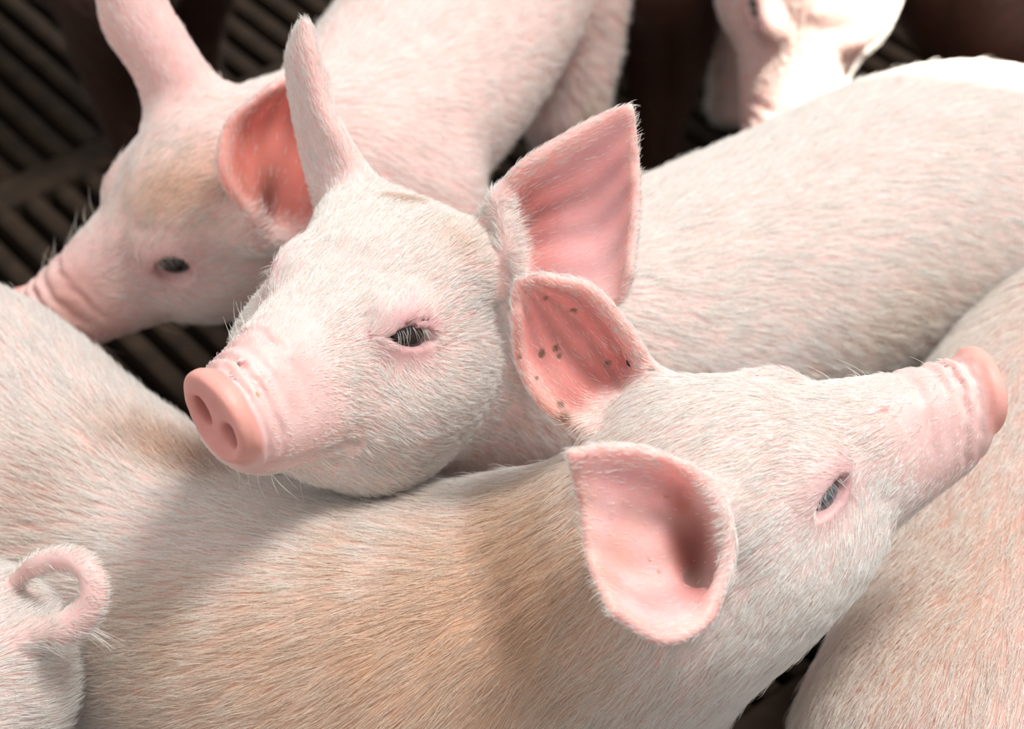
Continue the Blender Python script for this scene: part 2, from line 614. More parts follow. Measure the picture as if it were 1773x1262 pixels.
        rr = (r1 + (r0 - r1) * np.clip((1 - vv) ** 1.5, 0, 1)) * (0.95 + 0.1 * np.clip(edge * 3, 0, 1))
        def fn(p):
            o = np.empty(len(p))
            for i, q in enumerate(p.tolist()):
                loc, n, idx, dist = bvh.find_nearest(q, 0.03)
                o[i] = 0.025 if loc is None else dist - rr[idx]
            return o
        c = V.mean(0); rad = np.linalg.norm(V - c, axis=1).max() + 0.004
        # split the ear into bounding patches so that far blocks skip it
        if root:
            self.m.ellipsoid(S[0].mean(0) * 0.8 + 0.2 * self.head[0], np.eye(3), np.array((1, 1, 1)) * root, 'u', 0.018)
        self.m.add(fn, 'u', k, c, rad)
        ax = unit(S[-1].mean(0) - S[0].mean(0))
        self.ears.append((bvh, uu, vv, c, rad, ax, -1 if flip else 1, red, V.min(0), V.max(0)))

    def cut(self, px, py, D, rad, ang=0, k=0.006, rgb=(0.26, 0.06, 0.05), solid=True):
        ca, sa = math.cos(math.radians(ang)), math.sin(math.radians(ang))
        self.cuts.append((at_depth(px, py, D), np.stack([RT * ca + UP * sa, -RT * sa + UP * ca, FW], 1), np.array(rad), np.array(rgb)))
        if solid: self.m.ellipsoid(at_depth(px, py, D), np.stack([RT * ca + UP * sa, -RT * sa + UP * ca, FW], 1), rad, 's', k)

    def fold(self, pts, D, rr, k=0.006):
        self.m.chain([at_depth(a, b, D + c / 1000.0) for a, b, c in pts], rr, 'u', k, n=14)

    def plain_head(self, T, fwd, up=(0, 0, 1), s=0.92, ears=True):
        self.set_head(T, fwd, up, s)
        for sg in (1, -1):
            if not ears: break
            rows = [[(-0.045, 0.030, 0.016), (-0.055, 0.040, 0.016), (-0.066, 0.046, 0.010), (-0.074, 0.046, -0.002)],
                    [(-0.030, 0.050, 0.045), (-0.052, 0.064, 0.040), (-0.072, 0.072, 0.026), (-0.080, 0.068, 0.006)],
                    [(-0.028, 0.070, 0.072), (-0.048, 0.086, 0.060), (-0.066, 0.092, 0.042), (-0.074, 0.086, 0.020)],
                    [(-0.030, 0.092, 0.086), (-0.040, 0.100, 0.078), (-0.050, 0.104, 0.066), (-0.058, 0.100, 0.050)]]
            G = np.array([[self.W((x, sg * y, z)) for x, y, z in r] for r in rows])
            self.add_ear(None, 0, 0.0045, 0.0040, flip=sg < 0, G=G)

    def set_spine(self, pts, rr, n=26, k=0.03):
        self.spine = self.m.chain(pts, rr, 'u', k, n=n)

    def add_legs(self, fi, ri, spread=0.05):
        P, Rr = self.spine
        for idx, rear in ((fi, False), (ri, True)):
            if idx is None: continue
            c = P[idx]; t = P[min(idx + 2, len(P) - 1)] - P[max(idx - 2, 0)]
            t[2] = 0; back = unit(t); lat = np.array((-back[1], back[0], 0))
            for sg in (1, -1):
                top = c + lat * sg * spread * 0.8 + np.array((0, 0, -0.03))
                H = top[2]
                if rear:
                    pts = [top, top - back * 0.03 + np.array((0, 0, -H * 0.4)) + lat * sg * 0.008,
                           top + back * 0.03 + np.array((0, 0, -H * 0.66)), top + back * 0.015 + np.array((0, 0, -H + 0.02))]
                else:
                    pts = [top, top + back * 0.01 + np.array((0, 0, -H * 0.45)), top - back * 0.004 + np.array((0, 0, -H * 0.72)),
                           top - back * 0.008 + np.array((0, 0, -H + 0.02))]
                self.m.chain(pts, [0.052 if rear else 0.045, 0.032, 0.019, 0.018], 'u', 0.03, n=8)

    # ---------------------------------------------------------------- build
    def build(self):
        t0 = time.time()
        m = self.m
        lo = np.min([i[3] - i[4] for i in m.items if i[1] == 'u'], 0) - 0.02
        hi = np.max([i[3] + i[4] for i in m.items if i[1] == 'u'], 0) + 0.02
        V, Q = m.mesh(self.h, lo, hi)
        lab = np.arange(len(V))
        while True:
            mn = lab[Q].min(1)
            new = lab.copy(); np.minimum.at(new, Q.ravel(), np.repeat(mn, 4)); new = new[new]; new = new[new]
            if (new == lab).all(): break
            lab = new
        keep = lab == np.bincount(lab).argmax()
        Q = Q[keep[Q[:, 0]]]
        mp = np.cumsum(keep) - 1; Q = mp[Q]; V = V[keep]
        Q = close_holes(Q, len(V))
        V = m.project(V, 1, self.h * 0.6)
        V = self.relax(V, Q)
        if self.refine:
            T, R, s = self.head
            q = (V - T) @ R / s
            inh = np.zeros(len(V), bool)
            for e in self.ears: inh |= np.linalg.norm(V - e[3], axis=1) < e[4] + 0.004
            inh |= (np.abs(q[:, 0] - 0.01) < 0.10) & (np.abs(q[:, 1]) < 0.062) & (np.abs(q[:, 2] + 0.02) < 0.075)
            sel = inh[Q].all(1)
            V, F3 = self.split(V, Q, sel)
            nnew = V[self.n_old:]
            V[self.n_old:] = m.project(nnew, 2, self.h * 0.4)
        else:
            F3 = None
        me = bpy.data.meshes.new(self.name)
        if F3 is None:
            faces = Q
            me.vertices.add(len(V)); me.vertices.foreach_set('co', V.astype(np.float32).ravel())
            me.loops.add(faces.size); me.loops.foreach_set('vertex_index', faces.astype(np.int32).ravel())
            me.polygons.add(len(faces)); me.polygons.foreach_set('loop_start', np.arange(len(faces), dtype=np.int32) * 4)
            tri = np.vstack([faces[:, [0, 1, 2]], faces[:, [0, 2, 3]]])
        else:
            quads, tris = F3
            loops = np.r_[quads.ravel(), tris.ravel()].astype(np.int32)
            st = np.r_[np.arange(len(quads)) * 4, len(quads) * 4 + np.arange(len(tris)) * 3].astype(np.int32)
            me.vertices.add(len(V)); me.vertices.foreach_set('co', V.astype(np.float32).ravel())
            me.loops.add(len(loops)); me.loops.foreach_set('vertex_index', loops)
            me.polygons.add(len(st)); me.polygons.foreach_set('loop_start', st)
            tri = np.vstack([quads[:, [0, 1, 2]], quads[:, [0, 2, 3]], tris])
        me.update(calc_edges=True)
        me.validate()
        me.polygons.foreach_set('use_smooth', np.ones(len(me.polygons), bool))
        N = np.zeros(len(V) * 3, np.float32); me.vertices.foreach_get('normal', N); N = N.reshape(-1, 3).astype(float)
        self.V, self.N, self.tri = V, N, tri
        self.fields()
        ea = me.attributes.new('ear', 'FLOAT', 'POINT'); ea.data.foreach_set('value', self.earm.astype(np.float32))
        ca = me.color_attributes.new('skin', 'FLOAT_COLOR', 'POINT')
        ca.data.foreach_set('color', np.c_[self.col, np.ones(len(V))].astype(np.float32).ravel())
        me.materials.append(SKIN)
        # origin under the animal
        base = np.array([V[:, 0].mean(), V[:, 1].mean(), V[:, 2].min()])
        me.transform(Matrix.Translation(Vector(-base)))
        ob = bpy.data.objects.new(self.name, me); col.objects.link(ob)
        ob.location = base
        self.ob, self.base = ob, base
        tag(ob, self.label, 'piglet', 'piglets in the pen')
        for e in self.eyes: self.make_eye(*e)
        t1 = time.time()
        nh = 0
        if not QUICK: nh = self.make_fur()
        print(self.name, 'verts', len(V), 'hairs', nh, 'mesh %.1fs fur %.1fs' % (t1 - t0, time.time() - t1))

    def relax(self, V, Q):
        """even out the trunk, leaving head, ears and tail alone"""
        w = np.ones(len(V))
        if self.head is not None:
            T, R, s = self.head
            q = (V - T) @ R / s
            w *= 1 - smooth01(q[:, 0], -0.10, -0.07) * (1 - smooth01(np.linalg.norm(q - np.array((0, 0, -0.025)), axis=1), 0.12, 0.15))
        for e in self.ears: w *= smooth01(np.linalg.norm(V - e[3], axis=1), e[4] + 0.002, e[4] + 0.02)
        if self.tail is not None: w *= ~self.tail(V)
        w *= smooth01(V[:, 2], 0.10, 0.14)
        a = np.r_[Q[:, 0], Q[:, 1], Q[:, 2], Q[:, 3]]; b = np.r_[Q[:, 1], Q[:, 2], Q[:, 3], Q[:, 0]]
        cnt = np.maximum(np.bincount(a, minlength=len(V)), 1)
        n_it = int(min(60, (0.015 / self.h) ** 2))
        for _ in range(n_it):
            M = np.stack([np.bincount(a, V[b, k], minlength=len(V)) for k in range(3)], 1) / cnt[:, None]
            V = V + (0.7 * w)[:, None] * (M - V)
        return V

    def split(self, V, Q, sel):
        """one level of subdivision of the chosen quads, closed against their neighbours with fans"""
        e = np.sort(np.stack([Q, np.roll(Q, -1, 1)], -1), -1)           # nf,4,2
        ek = e[..., 0].astype(np.int64) * (len(V) + 1) + e[..., 1]
        use = np.unique(ek[sel])
        n0 = len(V); self.n_old = n0
        a = use // (len(V) + 1); b = use % (len(V) + 1)
        mid = (V[a] + V[b]) / 2
        cq = V[Q[sel]].mean(1)
        V2 = np.vstack([V, mid, cq])
        mi = n0 + np.searchsorted(use, ek[sel])
        ci = n0 + len(use) + np.arange(sel.sum())
        q = Q[sel]
        quads = [np.stack([q[:, i], mi[:, i], ci, mi[:, (i + 3) % 4]], 1) for i in range(4)]
        rest = Q[~sel]; rk = ek[~sel]
        pos = np.clip(np.searchsorted(use, rk), 0, len(use) - 1)
        has = use[pos] == rk
        plain = ~has.any(1)
        quads.append(rest[plain])
        tris = []
        for f, hh, pp in zip(rest[~plain], has[~plain], pos[~plain]):
            loop = []
            for i in range(4):
                loop.append(f[i])
                if hh[i]: loop.append(n0 + pp[i])
            k0 = next(i for i in range(len(loop)) if loop[i] >= n0)
            loop = loop[k0:] + loop[:k0]
            for i in range(1, len(loop) - 1): tris.append((loop[0], loop[i], loop[i + 1]))
        return V2, (np.vstack(quads), np.array(tris, int).reshape(-1, 3))

    def fields(self):
        V, N = self.V, self.N
        n = len(V)
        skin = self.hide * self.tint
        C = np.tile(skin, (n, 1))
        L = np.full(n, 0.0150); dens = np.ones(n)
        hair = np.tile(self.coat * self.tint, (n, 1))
        P, Rr = self.spine
        # tailward direction, blended smoothly from the spine samples around
        tan = unit(np.gradient(P, axis=0))
        dd = np.stack([np.sqrt(((V - P[i]) ** 2).sum(1)) for i in range(len(P))], 1)
        ww = np.exp(-(dd - dd.min(1)[:, None]) / 0.022)
        flow = (ww @ tan) / ww.sum(1)[:, None] + np.array((0, 0, -0.55))
        self.inside = np.zeros(n); earm = np.zeros(n)
        blush = 0.5 + 0.5 * wob(V, 0.11, 3)
        C *= (1 + 0.05 * wob(V, 0.05, 2))[:, None]
        C[:, 1] *= 1 - 0.05 * blush; C[:, 2] *= 1 - 0.05 * blush
        if self.head is not None:
            T, R, s = self.head
            q = (V - T) @ R / s
            hw = smooth01(q[:, 0], -0.13, -0.05) * (1 - smooth01(np.linalg.norm(q - np.array((0, 0, -0.025)), axis=1), 0.125, 0.19))
            hf = np.stack([-np.ones(n), 0.25 * np.sign(q[:, 1]) * smooth01(np.abs(q[:, 1]), 0.01, 0.03) * (q[:, 2] < 0.0),
                           np.where(q[:, 2] > -0.01, 0.0, -0.35)], 1)
            # hair sweeps round the eyes
            for sg in (1, -1):
                ev = q - np.array((0.0, sg * 0.037, -0.003)); r = np.linalg.norm(ev, axis=1)
                hf += (np.exp(-(r / 0.024) ** 2) * 1.3)[:, None] * unit(ev)
            flow = flow * (1 - hw)[:, None] + (hf @ R.T) * hw[:, None]
            L = L * (1 - hw) + hw * 0.0085
            muz = hw * smooth01(q[:, 0], 0.02, 0.07)
            L *= 1 - 0.62 * muz
            C = C * (1 - muz[:, None]) + muz[:, None] * np.array((0.83, 0.575, 0.545)) * self.tint
            dens *= 1 - 0.75 * smooth01(q[:, 0], 0.035, 0.065) * hw * smooth01(q[:, 2], -0.050, -0.035)
            # eyes: thin mauve skin
            for sg in (1, -1):
                ev = (q - np.array((0.004, sg * 0.037, -0.002))) / np.array((1.25, 1.0, 0.95)); r = np.linalg.norm(ev, axis=1)
                w = np.exp(-(r / 0.0165) ** 2) * hw
                C = C * (1 - 0.75 * w[:, None]) + 0.75 * w[:, None] * np.array((0.66, 0.40, 0.43)) * self.tint
                w2 = np.exp(-(r / 0.0085) ** 2) * hw
                C = C * (1 - 0.5 * w2[:, None]) + 0.5 * w2[:, None] * np.array((0.42, 0.20, 0.20)) * self.tint
                dens *= 1 - 0.95 * np.exp(-(r / 0.0165) ** 4) * hw
                L *= 1 - 0.45 * np.exp(-(r / 0.02) ** 2) * hw
            # disc
            DU, DN = self.disc
            dq = q - DISC_C; a = dq @ DN; c = dq @ DISC_V
            rr = np.sqrt(((dq @ DU) / 0.0232) ** 2 + (c / 0.0232) ** 2)
            wd = (1 - smooth01(rr, 1.02, 1.12)) * smooth01(a, -0.0085, -0.0055) * hw
            C = C * (1 - wd[:, None]) + wd[:, None] * np.array((0.76, 0.36, 0.325)) * self.tint
            wr = wd * smooth01(rr, 0.72, 0.95) * (a > -0.006)
            C = C * (1 - 0.5 * wr[:, None]) + 0.5 * wr[:, None] * np.array((0.84, 0.46, 0.385))
            for sg in (1, -1):
                nr = np.linalg.norm(q - (DISC_C + DU * sg * 0.0102 - DISC_V * 0.0025 - DN * 0.008), axis=1)
                w = np.exp(-(nr / 0.0058) ** 2)
                C = C * (1 - 0.75 * w[:, None]) + 0.75 * w[:, None] * np.array((0.22, 0.07, 0.05))
            dens *= 1 - smooth01(a, -0.016, -0.010) * (rr < 1.4)
            # red creases behind the disc
            hwm = hw
        L *= 1 + 0.12 * wob(V, 0.03, 4)
        # ears
        for bvh, uu, vv, c, rad, ax, sgn, red, blo, bhi in self.ears:
            cand = np.flatnonzero(((V > blo - 0.016) & (V < bhi + 0.016)).all(1))
            for i in cand:
                loc, nn, idx, dist = bvh.find_nearest(V[i].tolist(), 0.016)
                if loc is None: continue
                L[i] *= 0.5 + 0.5 * min(1.0, dist / 0.016)
                if dist > 0.009: continue
                v, u = vv[idx], uu[idx]
                w = sm1(v, 0.04, 0.22) * (1 - sm1(dist, 0.005, 0.009))
                side = sgn * float(np.dot(V[i] - np.array(loc), np.array(nn)))
                ins = 1.0 if side > 0.0004 else 0.0
                rim = 1 - sm1(min(u, 1 - u, 1 - v), 0.0, 0.09)
                if ins:
                    deep = (1 - sm1(v, 0.05, 0.55))
                    cc = (np.array((0.86, 0.56, 0.565)) * (1 - red) + np.array((0.72, 0.28, 0.25)) * red) * (1 - deep) + np.array((0.62, 0.22, 0.20)) * deep
                    cc = cc * (1 - 0.6 * rim) + 0.6 * rim * np.array((0.80, 0.52, 0.47))
                    cc = cc * (1 + 0.12 * math.sin(u * 26 + 3 * v))
                else:
                    cc = np.array((0.83, 0.57, 0.545))
                C[i] = C[i] * (1 - w) + w * cc * self.tint
                earm[i] = max(earm[i], w)
                self.inside[i] = max(self.inside[i], w * ins)
                flow[i] = flow[i] * (1 - w) + w * (ax + 0.25 * (u - 0.5) * 0)
                L[i] = L[i] * (1 - w) + w * (0.0062 if rim < 0.4 else 0.0050)
                dens[i] *= 1 - w * (0.90 if ins else 0.45) * (1 - 0.6 * rim)
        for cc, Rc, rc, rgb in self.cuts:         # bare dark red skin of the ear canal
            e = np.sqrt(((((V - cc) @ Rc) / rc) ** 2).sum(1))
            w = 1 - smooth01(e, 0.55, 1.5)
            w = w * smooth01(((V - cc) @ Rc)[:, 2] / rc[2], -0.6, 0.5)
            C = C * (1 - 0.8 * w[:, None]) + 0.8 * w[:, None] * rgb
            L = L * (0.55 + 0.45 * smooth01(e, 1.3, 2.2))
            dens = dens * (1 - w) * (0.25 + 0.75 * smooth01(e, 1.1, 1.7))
        if self.tail is not None:
            L = np.where(self.tail(V), 0.0055, L)
        # stains: dirt, rusty patches, and shadows or glow painted into the coat
        if self.stains:
            bv = BVHTree.FromPolygons([tuple(v) for v in V.tolist()], [tuple(t) for t in self.tri.tolist()])
            for px, py, r, colr, st, onhair in self.stains:
                d = at_depth(px, py, 1.0) - CAMP
                hit = bv.ray_cast(Vector(CAMP), Vector(unit(d)))
                if hit[0] is None: continue
                r3 = np.atleast_1d(np.array(r, float))
                dv = V - np.array(hit[0])
                if len(r3) == 3:      # rx, ry, angle in degrees on the picture plane axes of the surface patch
                    ca, sa = math.cos(math.radians(r3[2])), math.sin(math.radians(r3[2]))
                    a1 = RT * ca + UP * sa; a2 = -RT * sa + UP * ca
                    e1 = dv @ a1; e2 = dv @ a2; e3 = dv @ FW
                    rr = np.sqrt((e1 / r3[0]) ** 2 + (e2 / r3[1]) ** 2 + (e3 / max(r3[0], r3[1])) ** 2)
                    mn = r3[:2].min()
                else:
                    rr = np.linalg.norm(dv, axis=1) / r3[0]; mn = r3[0]
                if mn > 0.006: rr = rr * (1 + 0.22 * wob(V, mn * 1.1, 1))
                w = min(1.0, st * (1.5 if onhair else 1.0)) * (np.exp(-rr ** 2) if mn > 0.003 else (1 - smooth01(rr, 0.6, 1.1)))
                C = C * (1 - w[:, None]) + w[:, None] * np.array(colr)
                if onhair:
                    wh = w * onhair * 0.6
                    hair = hair * (1 - wh[:, None]) + wh[:, None] * np.minimum(np.array(colr) * 1.25, 1)
        self.col = np.clip(C, 0, 1); self.len = L * self.furlen; self.density = np.clip(dens, 0, 1); self.hair = hair
        fl = flow - N * (flow * N).sum(1)[:, None]
        self.flow = unit(fl)
        self.earm = earm

    def make_eye(self, c, Re, r, mat, surf, s, open_):
        me = bpy.data.meshes.new('eye')
        vs, fs = [], []
        nu, nv = 28, 16
        for i in range(nv + 1):
            a = math.pi * i / nv
            for j in range(nu):
                b = 2 * math.pi * j / nu
                bul = 1.0 + 0.06 * max(0, math.cos(a)) ** 6          # cornea bulge
                vs.append((r * bul * math.cos(a), r * math.sin(a) * math.cos(b), r * math.sin(a) * math.sin(b)))
        for i in range(nv):
            for j in range(nu):
                fs.append((i * nu + j, (i + 1) * nu + j, (i + 1) * nu + (j + 1) % nu, i * nu + (j + 1) % nu))
        me.from_pydata(vs, [], fs); me.materials.append(mat)
        me.polygons.foreach_set('use_smooth', np.ones(len(me.polygons), bool))
        o = bpy.data.objects.new('eye', me); col.objects.link(o); o.parent = self.ob
        M = Matrix([[*Re[k], c[k] - self.base[k]] for k in range(3)] + [[0, 0, 0, 1]])
        o.matrix_local = M
        # lashes: pale hairs arching down over the opening from the upper lid
        if QUICK: return
        n, k = self.lashes, 6
        pts = np.zeros((n, k, 3))
        for i in range(n):
            a = rng.uniform(-0.0120, 0.0120)
            st = surf + s * (Re @ np.array((0.0048 - 18 * a * a, a, 0.0076 * open_ - 26 * a * a + rng.normal(0, 0.0003))))
            dr = Re @ unit(np.array((0.75 + rng.normal(0, .15), -0.25 + a * 30 + rng.normal(0, .22), -0.55 + rng.normal(0, .2))))
            ln = rng.uniform(0.006, 0.0105) * s
            for j in range(k):
                t = j / (k - 1)
                pts[i, j] = st + dr * ln * t + Re @ np.array((-0.0016, 0, -0.0022)) * (t * t) * s
        hair_object('eyelashes', (pts - np.array(c)) @ Re, 0.00010 * s, np.tile((0.80, 0.74, 0.68), (n, 1)), o)

    def make_fur(self):
        V, N, tri = self.V, self.N, self.tri
        cen = V[tri].mean(1)
        ar = 0.5 * np.linalg.norm(np.cross(V[tri[:, 1]] - V[tri[:, 0]], V[tri[:, 2]] - V[tri[:, 0]]), axis=1)
        de = self.density[tri].mean(1)
        v = cen - CAMP; D = v @ FW
        x = 886.5 + FPX * (v @ RT) / D; y = 631 - FPX * (v @ UP) / D
        out = np.maximum(np.maximum(-60 - x, x - 1833), np.maximum(-60 - y, y - 1322))
        fn = unit(N[tri].mean(1)); facing = 1 - smooth01((fn * unit(v)).sum(1), 0.1, 0.5)
        vis = (0.18 + 0.82 * (1 - smooth01(out, 0, 700))) * (0.22 + 0.78 * facing)
        vis = np.where(D < 0.3, 0.1, vis)
        hd = 1.0
        if self.head is not None:
            T, R, s = self.head
            q = (cen - T) @ R / s
            hd = 1 + 1.3 * smooth01(q[:, 0], -0.09, -0.05)
        w = ar * de * vis * hd
        total = int(w.sum() * 1e6 * 0.58 * self.dens)
        if total < 10: return 0
        ti = rng.choice(len(tri), total, p=w / w.sum())
        r1, r2 = rng.random(total), rng.random(total)
        fl = r1 + r2 > 1; r1[fl] = 1 - r1[fl]; r2[fl] = 1 - r2[fl]
        b = np.stack([1 - r1 - r2, r1, r2], 1)
        lerp = lambda A: (A[tri[ti]] * b[..., None]).sum(1) if A.ndim == 2 else (A[tri[ti]] * b).sum(1)
        p, n, f = lerp(V), unit(lerp(N)), unit(lerp(self.flow))
        L = lerp(self.len); c = lerp(self.hair)
        g = np.cross(n, f)
        tw = 0.20 * wob(p, 0.020, 1) + 0.13 * wob(p, 0.006, 2) + rng.normal(0, 0.09, total)
        f = unit(f + g * tw[:, None])
        ln = L * rng.uniform(0.6, 1.2, total)
        lift = 0.34 + 0.10 * wob(p, 0.01, 3) + rng.normal(0, 0.08, total)
        stray = rng.random(total) < 0.02
        lift = np.where(stray, lift + 0.35, lift)
        K = 5
        pts = np.zeros((total, K, 3))
        for k in range(K):
            t = k / (K - 1)
            pts[:, k] = p - n * 0.0003 + f * (ln * t)[:, None] + n * (ln * lift * (t - 0.62 * t * t))[:, None]
        bright = rng.normal(1.0, 0.10, total)
        c = np.clip(c * bright[:, None], 0, 0.97)
        if self.head is not None and self.refine:
            T, R, s = self.head
            q = (V - T) @ R / s
            ok = np.flatnonzero((q[:, 0] > 0.03) & (q[:, 0] < 0.082) & ((q[:, 2] > -0.012) | (q[:, 2] < -0.055)) & (np.abs(q[:, 1]) < 0.03))
            if len(ok) > 40:
                ii = rng.choice(ok, 40)
                d0 = unit(N[ii] + 0.5 * self.flow[ii] + rng.normal(0, 0.25, (40, 3))); l0 = rng.uniform(0.007, 0.016, 40)
                tt = np.linspace(0, 1, K)
                wh = V[ii][:, None] + d0[:, None] * (l0[:, None] * tt)[..., None] + self.flow[ii][:, None] * (0.5 * l0[:, None] * tt ** 2)[..., None]
                pts = np.concatenate([pts, wh]); c = np.concatenate([c, np.tile(self.coat * self.tint * 0.95, (40, 1))])
        hair_object('fur', pts - self.base, 0.000112, c, self.ob)
        return total


def hair_object(name, pts, rad, c, parent):
    n, k = pts.shape[:2]
    cu = bpy.data.hair_curves.new(name)
    cu.add_curves([k] * n)
    cu.attributes['position'].data.foreach_set('vector', pts.astype(np.float32).ravel())
    ra = cu.attributes.get('radius') or cu.attributes.new('radius', 'FLOAT', 'POINT')
    t = np.linspace(0, 1, k)
    prof = rad * (1 - 0.85 * t ** 1.6)
    jit = rng.uniform(0.75, 1.35, n)
    ra.data.foreach_set('value', (jit[:, None] * prof[None]).astype(np.float32).ravel())
    ta = cu.attributes.new('tint', 'FLOAT_COLOR', 'CURVE')
    ta.data.foreach_set('color', np.c_[c, np.ones(n)].astype(np.float32).ravel())
    cu.materials.append(FUR)
    o = bpy.data.objects.new(name, cu); col.objects.link(o); o.parent = parent
    o['kind'] = 'stuff'
    return o


RUST_AND_SHADOW = (0.42, 0.20, 0.09)
TAN = (0.55, 0.33, 0.17)
DIRT_AND_EAR_CANAL = (0.10, 0.075, 0.025)

# ------------------------------------------------------------------ A: piglet across the front, head on the other back
def piglet_front():
    g = Piglet('piglet', 'piglet stretched across the foreground with raised snout and wide open ears', 0.0029)
    g.set_head((0.1216, 0.6473, 0.3938), (0.914, 0.285, 0.291), (-0.271, -0.107, 0.957), 0.914, eye_mat=EYE_GREY, open_=0.9)
    W = g.W
    g.set_spine([W((-0.055, 0, -0.028)), W((-0.095, 0, -0.050)), at_height(915, 1090, 0.272), at_height(770, 1150, 0.255), at_height(630, 1165, 0.250),
                 at_height(500, 1150, 0.245), at_height(320, 1065, 0.232), at_height(90, 905, 0.235), at_height(-140, 745, 0.245),
                 at_height(-330, 640, 0.23)],
                [0.050, 0.058, 0.068, 0.081, 0.086, 0.086, 0.081, 0.084, 0.090, 0.060], n=30)
    g.m.ellipsoid(at_height(900, 1050, 0.275), np.eye(3), (0.052, 0.052, 0.052), 'u', 0.04)          # nape
    g.m.chain([W((-0.07, 0, -0.06)), at_height(1050, 1190, 0.21)], [0.055, 0.060], 'u', 0.04)       # throat and brisket
    D = project(W((-0.062, -0.046, 0.022)))[2]
    g.add_ear([[(1240, 858, 0), (1228, 900, 14), (1226, 955, 14), (1244, 1015, 0)],
               [(1155, 797, -16), (1150, 880, 10), (1162, 985, 6), (1212, 1080, -20)],
               [(1062, 776, -26), (1075, 880, -6), (1090, 1000, -8), (1145, 1105, -30)],
               [(990, 786, -36), (1010, 870, -22), (1024, 970, -22), (1062, 1058, -36)]], D, flip=True, red=0.15)
    g.fold([(1190, 815, -12), (1236, 862, -8), (1258, 930, -8), (1250, 1000, -10), (1225, 1060, -16)], D, [0.002, 0.0034, 0.004, 0.0038, 0.002])
    g.m.chain([at_depth(a, b, D + c / 1000.0) for a, b, c in ((1150, 842, -20), (1176, 885, -12), (1200, 938, -3), (1212, 985, 3))],
              [0.003, 0.0062, 0.0082, 0.0060], 's', 0.012, n=10)
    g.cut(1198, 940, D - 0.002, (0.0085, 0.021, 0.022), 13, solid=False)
    D = project(W((-0.062, 0.046, 0.022)))[2]
    g.add_ear([[(1135, 668, 6), (1100, 692, 14), (1062, 716, 10), (1020, 745, 0)],
               [(1092, 582, -8), (1052, 612, 10), (1002, 652, 8), (945, 700, -6)],
               [(1022, 502, -22), (987, 542, -4), (947, 592, -4), (903, 628, -12)],
               [(938, 481, -34), (914, 486, -30), (897, 498, -28), (893, 552, -24)]], D, flip=True, red=0.8)
    g.add_legs(10, 24)
    g.stains = [(830, 1060, 0.050, TAN, 0.35, 0.9), (960, 1000, 0.042, TAN, 0.5, 1.0), (700, 1140, 0.05, TAN, 0.3, 0.8),  # dirty tan coat, with the ear's cast shadow on the neck painted in
                (900, 880, 0.030, TAN, 0.45, 0.9), (290, 770, (0.030, 0.012, -12), RUST_AND_SHADOW, 0.6, 0.8), (60, 890, 0.03, RUST_AND_SHADOW, 0.25, 0.5),  # the snout's cast shadow painted rusty brown in the hollow
                (420, 1200, 0.05, TAN, 0.3, 0.8), (900, 1200, 0.04, TAN, 0.35, 0.9), (600, 1240, 0.05, TAN, 0.35, 0.9), (250, 1180, 0.04, TAN, 0.3, 0.8),
                (360, 810, (0.026, 0.007, -10), RUST_AND_SHADOW, 0.5, 0.8), (20, 830, 0.03, RUST_AND_SHADOW, 0.2, 0.4)]
    for x, y, r in [(938, 612, 2.4), (962, 603, 2.0), (968, 616, 1.5), (995, 537, 2.0), (1052, 628, 1.6), (970, 700, 2.0), (978, 722, 3.2),
                    (930, 655, 1.2), (1128, 640, 1.8), (944, 517, 1.4), (900, 618, 1.2)]:
        g.stains.append((x, y, r / 1000, DIRT_AND_EAR_CANAL, 0.8, 0))
    for x, y, r in [(1155, 860, 1.2), (1015, 790, 1.0), (1125, 970, 0.9), (1140, 990, 0.9), (1170, 1020, 0.9), (1240, 1105, 1.4)]:
        g.stains.append((x, y, r / 1000, RUST_AND_SHADOW, 0.7, 0))
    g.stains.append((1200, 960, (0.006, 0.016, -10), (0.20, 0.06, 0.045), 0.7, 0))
    g.stains.append((1530, 710, (0.004, 0.0012, 20), (0.55, 0.15, 0.12), 0.7, 0))
    g.refine = 1
    g.build()


